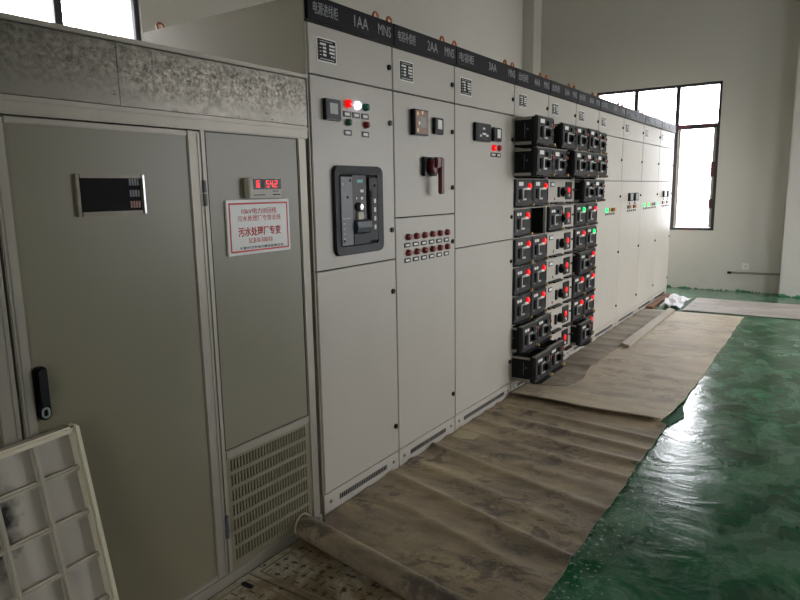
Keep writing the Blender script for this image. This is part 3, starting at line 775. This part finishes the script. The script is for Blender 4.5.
mb = MB(); digit(mb, '6', 1.655, 1.453, .013, .024, XF+.026, .0036); mb.build('digit', 'redledm', tcn)
for ch, yy in (('5', 1.702), ('4', 1.722), ('2', 1.744)): mb = MB(); digit(mb, ch, yy, 1.453, .013, .024, XF+.026); mb.build('digit', 'redledm', tcn)
MB().box((XF+.026, 1.7385, 1.453), (XF+.0268, 1.7415, 1.456)).build('decimal_point', 'redledm', tcn)
MB().box((XF+.026, 1.677, 1.452), (XF+.0264, 1.694, 1.478)).build('unlit_digit', 'charcoal', tcn)
MB().box((XF+.024, 1.640, 1.424), (XF+.0248, 1.695, 1.427)).box((XF+.024, 1.735, 1.424), (XF+.0248, 1.775, 1.428)).box((XF+.024, 1.735, 1.437), (XF+.0248, 1.765, 1.440)).build('fine_print', 'gap', tcn)
# sign
sg = MB().box((XF-.004, 1.527, 1.214), (XF+.004, 1.838, 1.409), .001).build('notice_sign', 'signwhite', tr, label='white sign with red border and red Chinese characters')
mb = MB().frame(XF+.004, XF+.0046, 1.537, 1.828, 1.224, 1.399, .006, 0); mb.build('sign_border', 'signred', sg)
sx = XF+.004; cy = 1.6825
text('10kV电力Ⅲ回线', sx, cy, 1.358, .022, 'signred', sg, width=.172, align='c')
text('污水处理厂专变支线', sx, cy, 1.333, .021, 'signred', sg, width=.215, align='c')
text('污水处理厂专变', sx, cy, 1.279, .034, 'signred', sg, width=.212, align='c', bold=.018)
text('SCB10-500/10', sx, cy, 1.254, .018, 'signred', sg, width=.118, align='c')
text('宁夏中卫市电力建设有限公司', sx, cy+.006, 1.233, .010, 'signblack', sg, width=.218, align='c', bold=.01)

# ------------------------------------------------------------------ ribbed panel leaning on the enclosure
PH, PW = .822, .78; th, ph = 8.0, 2.6
rk = thing('ribbed_metal_panel', (0, 0, 0), 'cream metal panel with a grid of ribs and chipped edges, leaning on the enclosure', 'panel')
# local frame: origin at the top right front corner; local -y runs left, local -z runs down
rk.matrix_world = Matrix.Translation((.086, .912, .809)) @ Matrix.Rotation(R(-th), 4, 'Y') @ Matrix.Rotation(R(ph), 4, 'X')
D = .042
MB().box((-D, -PW, -PH), (-D+.004, 0, 0), .001).build('skin', 'rackskin', rk)
mb = MB().frame(-D, 0, -PW, 0, -PH, 0, .019, .006); mb.build('rim', 'rack', rk, label='chipped cream rim')
def rib(lo, hi): MB().box(lo, hi, .006, 3).build('rib', 'ribgrey', rk)
nz = 6; nyv = 6
for k in range(1, nz): z = -.122-.1305*(k-1); rib((-D+.002, -PW+.012, z-.0075), (-.014, -.012, z+.0075))
for k in range(1, nyv): y = -.118*k-.004; rib((-D+.003, y-.008, -PH+.012), (-.011, y+.008, -.012))

# ------------------------------------------------------------------ trench covers in front of the enclosure
def trench_cover(y0, y1, label, hole=False, grime=0):
    x0, x1 = .036, 1.03
    o = MB().box((x0, y0, -.010), (x1, y1, .005), .002).build('trench_cover', 'plate'); o['label'] = label; o['category'] = 'floor plate'; o['group'] = 'steel trench covers in the floor'
    mb = MB()
    for (a, b, c, d) in ((x0+.03, y0+.025, x1-.03, y0+.031), (x0+.03, y1-.031, x1-.03, y1-.025), (x0+.03, y0+.025, x0+.036, y1-.025), (x1-.036, y0+.025, x1-.03, y1-.025)):
        mb.box((a, b, .005), (c, d, .0065))
    mb.build('raised_rim', 'platelight', o)
    mb = MB(); n = 0; s = .046; Rn = random.Random(int(y0*50))
    nx = int((x1-x0-.09)/s); ny = int((y1-y0-.09)/s)
    for i in range(nx+1):
        for j in range(ny+1):
            X, Y = x0+.055+i*s, y0+.05+j*s
            if Rn.random() < .85:
                if (i+j) % 2: mb.box((X-.015, Y-.0015, .005), (X+.015, Y+.0015, .0062))
                else: mb.box((X-.0015, Y-.015, .005), (X+.0015, Y+.015, .0062))
                if Rn.random() < .45: mb.box((X-.010, Y-.002, .005), (X+.010, Y+.002, .0063)); mb.box((X-.002, Y-.010, .005), (X+.002, Y+.010, .0063))
    bm = bmesh.new(); bm.from_mesh(o.data); n0 = len(bm.faces); tm = bpy.data.meshes.new('t'); mb.bm.to_mesh(tm); mb.bm.free(); bm.from_mesh(tm); bpy.data.meshes.remove(tm)
    bm.faces.ensure_lookup_table()
    for f in bm.faces[n0:]: f.material_index = 1
    bm.to_mesh(o.data); bm.free(); o.data.materials.append(M['platedark'])
    if hole:
        mb = MB(); mb.prism([(x0+.055+a, y1-.055+b) for a, b in [(p[0], p[1]) for p in rrect(-.028, -.011, .028, .011, .010)]], .0052, .0068, 'Z'); mb.build('lifting_hole', 'void', o)
trench_cover(1.528, 1.995, 'worn steel trench cover with dark tread marks, just before the rolled mat end')
trench_cover(1.03, 1.522, 'steel trench cover with an oval lifting hole, at the bottom edge of the photo', True)

# ------------------------------------------------------------------ mats
def ridge(y, c, w, h): return h*math.exp(-((y-c)/w)**2)
def heights_mat(name, m, x0, x1, y0, y1, hf, t, nx=24, ny=160, edge=None, label='', cat='mat', shear=None, group=None):
    b = bmesh.new(); top = []; bot = []
    for j in range(ny+1):
        rt, rb = [], []
        for i in range(nx+1):
            x = x0+(x1-x0)*i/nx; y = y0+(y1-y0)*j/ny
            if edge: x, y = edge(x, y, i/nx, j/ny)
            h = hf(x, y); rt.append(b.verts.new((x, y, h+t))); rb.append(b.verts.new((x, y, h)))
        top.append(rt); bot.append(rb)
    for j in range(ny):
        for i in range(nx):
            b.faces.new((top[j][i], top[j][i+1], top[j+1][i+1], top[j+1][i])); b.faces.new((bot[j][i], bot[j+1][i], bot[j+1][i+1], bot[j][i+1]))
    for j in range(ny):
        b.faces.new((top[j][0], top[j+1][0], bot[j+1][0], bot[j][0])); b.faces.new((top[j][nx], bot[j][nx], bot[j+1][nx], top[j+1][nx]))
    for i in range(nx):
        b.faces.new((top[0][i], bot[0][i], bot[0][i+1], top[0][i+1])); b.faces.new((top[ny][i], top[ny][i+1], bot[ny][i+1], bot[ny][i]))
    bmesh.ops.recalc_face_normals(b, faces=b.faces[:])
    mb = MB(); mb._add(b); o = mb.build(name, m, smooth=True)
    o['label'] = label; o['category'] = cat
    if group: o['group'] = group
    return o
def mat_waves(x, y):
    yy = y+(.19-.05*(y-2.9))*x+.02*math.sin(3*x+2*y)
    h = 0
    for c, w, a in ((2.30, .035, .010), (2.50, .030, .015), (2.70, .04, .010), (2.93, .030, .018), (3.10, .04, .009), (3.27, .030, .014), (3.45, .035, .016), (3.63, .03, .012), (3.80, .03, .013)):
        h += ridge(yy, c, w, a)*(.7+.3*math.sin(2.5*x+c*5))
    return 1.25*h*min(1, max(0, (y-1.95)/.2))
# front mat: one continuous sheet whose near end is rolled up
def rolled_mat():
    b = bmesh.new(); nx = 26; rows = []; t = .005; rr = .048
    prof = []   # (s, y, z, ny, nz) centre line with normals
    ys = [4.10-(4.10-1.84)*k/150 for k in range(151)]
    for y in ys: prof.append((y, 0.0, 0.0, 1.0, True))
    # curl: around centre (1.90, rr) starting at the bottom going -y, up, and back over
    for k in range(1, 64):
        a = R(-90-k*9.5); r = rr-.006*(k*9.5/360)
        prof.append((1.84+r*math.cos(a), rr+r*math.sin(a), -math.cos(a), -math.sin(a), False))
    top, bot = [], []
    for j, (y, z, ny, nz, flat) in enumerate(prof):
        rt, rb = [], []
        for i in range(nx+1):
            x = .006+1.036*i/nx
            k = min(1, max(0, (3.2-y)/1.25)) if flat else 1
            y2 = y-.175*k*x*(1.0)
            xe = x+(.0 if i < nx else .003*math.sin(y*9)+.002*math.sin(y*23))
            if i == 0 and y2 < 1.985: xe = .036
            if i == nx: pass
            zz = z+(mat_waves(x, y2) if flat else 0)+.0092
            rt.append(b.verts.new((xe, y2+ny*t/2, zz+nz*t/2))); rb.append(b.verts.new((xe, y2-ny*t/2, zz-nz*t/2)))
        top.append(rt); bot.append(rb)
    n = len(prof)
    for j in range(n-1):
        for i in range(nx):
            b.faces.new((top[j][i], top[j+1][i], top[j+1][i+1], top[j][i+1])); b.faces.new((bot[j][i], bot[j][i+1], bot[j+1][i+1], bot[j+1][i]))
        b.faces.new((top[j][0], bot[j][0], bot[j+1][0], top[j+1][0])); b.faces.new((top[j][nx], top[j+1][nx], bot[j+1][nx], bot[j][nx]))
    for i in range(nx):
        b.faces.new((top[0][i], top[0][i+1], bot[0][i+1], bot[0][i])); b.faces.new((top[-1][i], bot[-1][i], bot[-1][i+1], top[-1][i+1]))
    bmesh.ops.recalc_face_normals(b, faces=b.faces[:])
    mb = MB(); mb._add(b); return mb.build('rubber_mat', 'mat1', smooth=True)
m1 = rolled_mat(); MB().torus((.036, 1.834, .0575), .048, .0035, 60, 285, 24, 8).build('worn_mat_edge', 'tape', m1, smooth=True, label='tan worn edge of the roll'); m1['label'] = 'dusty dark rippled rubber mat with its near end rolled up'; m1['category'] = 'mat'; m1['group'] = 'insulating rubber mats on the floor'
def w2(x, y):
    h = .002+.036*max(0, 1-(y-3.94)/1.1)**1.5 if y < 5.17 else .002
    yy = y+.03*x
    for k in range(9): h += ridge(yy, 5.0+.33*k, .07, .007)*(.6+.4*math.sin(k*2.1+x*2))
    return h
heights_mat('rubber_mat', 'mat2', .02, 1.045, 3.94, 7.80, w2, .008, 20, 150, edge=lambda x, y, u, v: (x+((.004*math.sin(y*5)+.003*math.sin(y*17)-.035*max(0, 1-(y-3.94)/.5)) if u == 1 else 0), y+(.05*(1-u)*(1 if v == 0 else 0))+(.015*math.sin(9*u) if v in (0,) else 0)),
            label='pale beige rubber mat with a raised near edge, beside the drawers', group='insulating rubber mats on the floor')
m3 = heights_mat('rubber_mat', 'mat3', .40, 2.60, 7.92, 8.88, lambda x, y: .0025+.003*math.sin(y*9)**2, .008, 30, 20, edge=lambda x, y, u, v: (x-.0*v, y+.03*u),
            label='pale grey rubber mat laid across the far end', group='insulating rubber mats on the floor')
heights_mat('rubber_mat', 'mat_streak', .012, .265, 4.25, 7.72, lambda x, y: (w2(x, y)+.0095+sum(ridge(y, 4.7+.26*k, .06, .010) for k in range(12))), .005, 8, 200,
            edge=lambda x, y, u, v: (x+(.06*math.sin(min(1, (y-4.25)/.6)*math.pi)-.22*max(0, 1-(y-4.25)/.10)**2)*u, y), label='darker streaked zone of the mat at the foot of the drawer cabinets, built as a rippled strip', group='insulating rubber mats on the floor')  # no separate mat: strip added to give the darker streak zone
o = MB().prism([(.296, .0), (.356, .0), (.352, .018), (.286, .034)], 5.76, 7.76, 'Y').build('metal_strip', 'stripm', None, (0, 0, .0195)); o['label'] = 'long narrow pale strip lying along the beige mat'; o['category'] = 'strip'
o = MB().prism([(1.00, 3.99), (1.045, 3.96), (1.10, 4.18), (1.055, 4.38), (1.03, 4.18)], 0.0015, .012, 'Z').build('painted_scrap', 'edgegreen'); o['label'] = 'green-painted scrap at the near corner of the beige mat'; o['category'] = 'scrap'
o = MB().prism([(.03, 3.08), (.165, 3.12), (.170, 3.24), (.025, 3.21)], .016, .018, 'Z').build('paper_scrap', 'tape'); o['label'] = 'small beige paper scrap on the dark mat'; o['category'] = 'scrap'
# plank and crumpled sheet at the far end
o = MB().box((.008, 7.86, 0), (.085, 8.95, .030), .003).build('wooden_plank', 'wood'); o['label'] = 'brown wooden plank along the foot of the farthest cabinet'; o['category'] = 'plank'
def sheet():
    b = bmesh.new(); bmesh.ops.create_grid(b, x_segments=26, y_segments=30, size=.5); Rn = random.Random(4)
    for v in b.verts:
        u, w = v.co.x+.5, v.co.y+.5
        x = .125+.220*u+.015*math.sin(w*7); y = 8.02+.70*w+.04*math.sin(u*6)
        z = .012+.035*abs(math.sin(u*6+w*4))*abs(math.sin(w*8+1))+.012*Rn.random()+.03*(1-u)*w
        v.co = Vector((x, y, z))
    r = bmesh.ops.extrude_face_region(b, geom=b.faces[:])
    for v in [g for g in r['geom'] if isinstance(g, bmesh.types.BMVert)]: v.co.z = max(.002, v.co.z-.008)
    bmesh.ops.recalc_face_normals(b, faces=b.faces[:]); mb = MB(); mb._add(b); return mb.build('plastic_sheet', 'plastic_sheet')
o = sheet(); o['label'] = 'crumpled white plastic sheet beside the farthest cabinet'; o['category'] = 'sheet'

# ------------------------------------------------------------------ small things on the far wall
o = MB().tube([(.66, YF-.018, .255), (.70, YF-.018, .258), (1.262, YF-.018, .262)], .013).build('wall_conduit', 'conduit', smooth=True); o['label'] = 'grey conduit pipe running along the far wall near the floor'; o['category'] = 'pipe'
MB().cyl((.655, YF-.018, .255), .017, .05, 'X', 12).build('end_cap', 'gloss', o, label='black end cap')
s = MB().box((.795, YF-.009, .305), (.885, YF, .391), .003).build('wall_socket', 'socket'); s['label'] = 'white wall socket just above the conduit pipe'; s['category'] = 'socket'
MB().box((.825, YF-.012, .33), (.855, YF-.009, .366), .001).build('socket_insert', 'socket', s)
MB().cyl((.846, YF-.013, .35), .006, .003, 'Y', 8).cyl((.834, YF-.013, .34), .004, .003, 'Y', 8).build('socket_hole', 'gap', s)

# ------------------------------------------------------------------ daylight
wd = bpy.data.worlds.new('overcast'); SC.world = wd; wd.use_nodes = True
bg = wd.node_tree.nodes['Background']; bg.inputs[0].default_value = (.93, .95, 1.0, 1); bg.inputs[1].default_value = 15.0
_nt = wd.node_tree; _tc = _nt.nodes.new('ShaderNodeTexCoord'); _sp = _nt.nodes.new('ShaderNodeSeparateXYZ'); _cr = _nt.nodes.new('ShaderNodeValToRGB')
_cr.color_ramp.elements[0].position = .47; _cr.color_ramp.elements[0].color = (.28, .28, .27, 1); _cr.color_ramp.elements[1].position = .52; _cr.color_ramp.elements[1].color = (.93, .95, 1.0, 1)
_mr = _nt.nodes.new('ShaderNodeMapRange'); _mr.inputs['From Min'].default_value = -1; _mr.inputs['From Max'].default_value = 1
_nt.links.new(_tc.outputs['Generated'], _sp.inputs[0]); _nt.links.new(_sp.outputs['Z'], _mr.inputs['Value']); _nt.links.new(_mr.outputs[0], _cr.inputs[0]); _nt.links.new(_cr.outputs[0], bg.inputs[0])
def portal(loc, rot, sx_, sy_):
    l = bpy.data.lights.new('window_portal', 'AREA'); l.shape = 'RECTANGLE'; l.size = sx_; l.size_y = sy_; l.cycles.is_portal = True
    o = bpy.data.objects.new('window_portal', l); COL.objects.link(o); o.location = loc; o.rotation_euler = rot
for h in (FW,): portal(((h[0]+h[1])/2, YF+T-.01, (h[2]+h[3])/2), (R(-90), 0, 0), h[1]-h[0], h[3]-h[2])
portal((XL-T+.01, (LW[0]+LW[1])/2, (LW[2]+LW[3])/2), (0, R(-90), 0), LW[3]-LW[2], LW[1]-LW[0])
portal(((BW_FILL[0]+BW_FILL[1])/2, YB-T+.01, (BW_FILL[2]+BW_FILL[3])/2), (R(90), 0, 0), BW_FILL[1]-BW_FILL[0], BW_FILL[3]-BW_FILL[2])
for h in RW_FILL: portal((XR+T-.01, (h[0]+h[1])/2, (h[2]+h[3])/2), (0, R(90), 0), h[3]-h[2], h[1]-h[0])

# ------------------------------------------------------------------ camera
cam = bpy.data.cameras.new('camera'); co = bpy.data.objects.new('camera', cam); COL.objects.link(co)
cam.sensor_width = 36; cam.sensor_fit = 'HORIZONTAL'; cam.lens = 641.927/800*36; cam.clip_start = .05
r_ = Vector((0.83042476, 0.55687237, -0.01696689)); d_ = Vector((0.07946632, -0.14853531, -0.98570907)); f_ = Vector((-0.55143433, 0.81720892, -0.1676))
m = Matrix((( r_.x, -d_.x, -f_.x, 1.78322), (r_.y, -d_.y, -f_.y, 0), (r_.z, -d_.z, -f_.z, 1.43151), (0, 0, 0, 1)))
co.matrix_world = m
SC.camera = co
SC.view_settings.view_transform = 'Standard'; SC.view_settings.look = 'None'; SC.view_settings.gamma = 1; SC.view_settings.use_curve_mapping = False
SC.view_settings.exposure = 0.32
SC.cycles.use_denoising = True
SC.cycles.max_bounces = 8; SC.cycles.diffuse_bounces = 6; SC.cycles.sample_clamp_indirect = 6
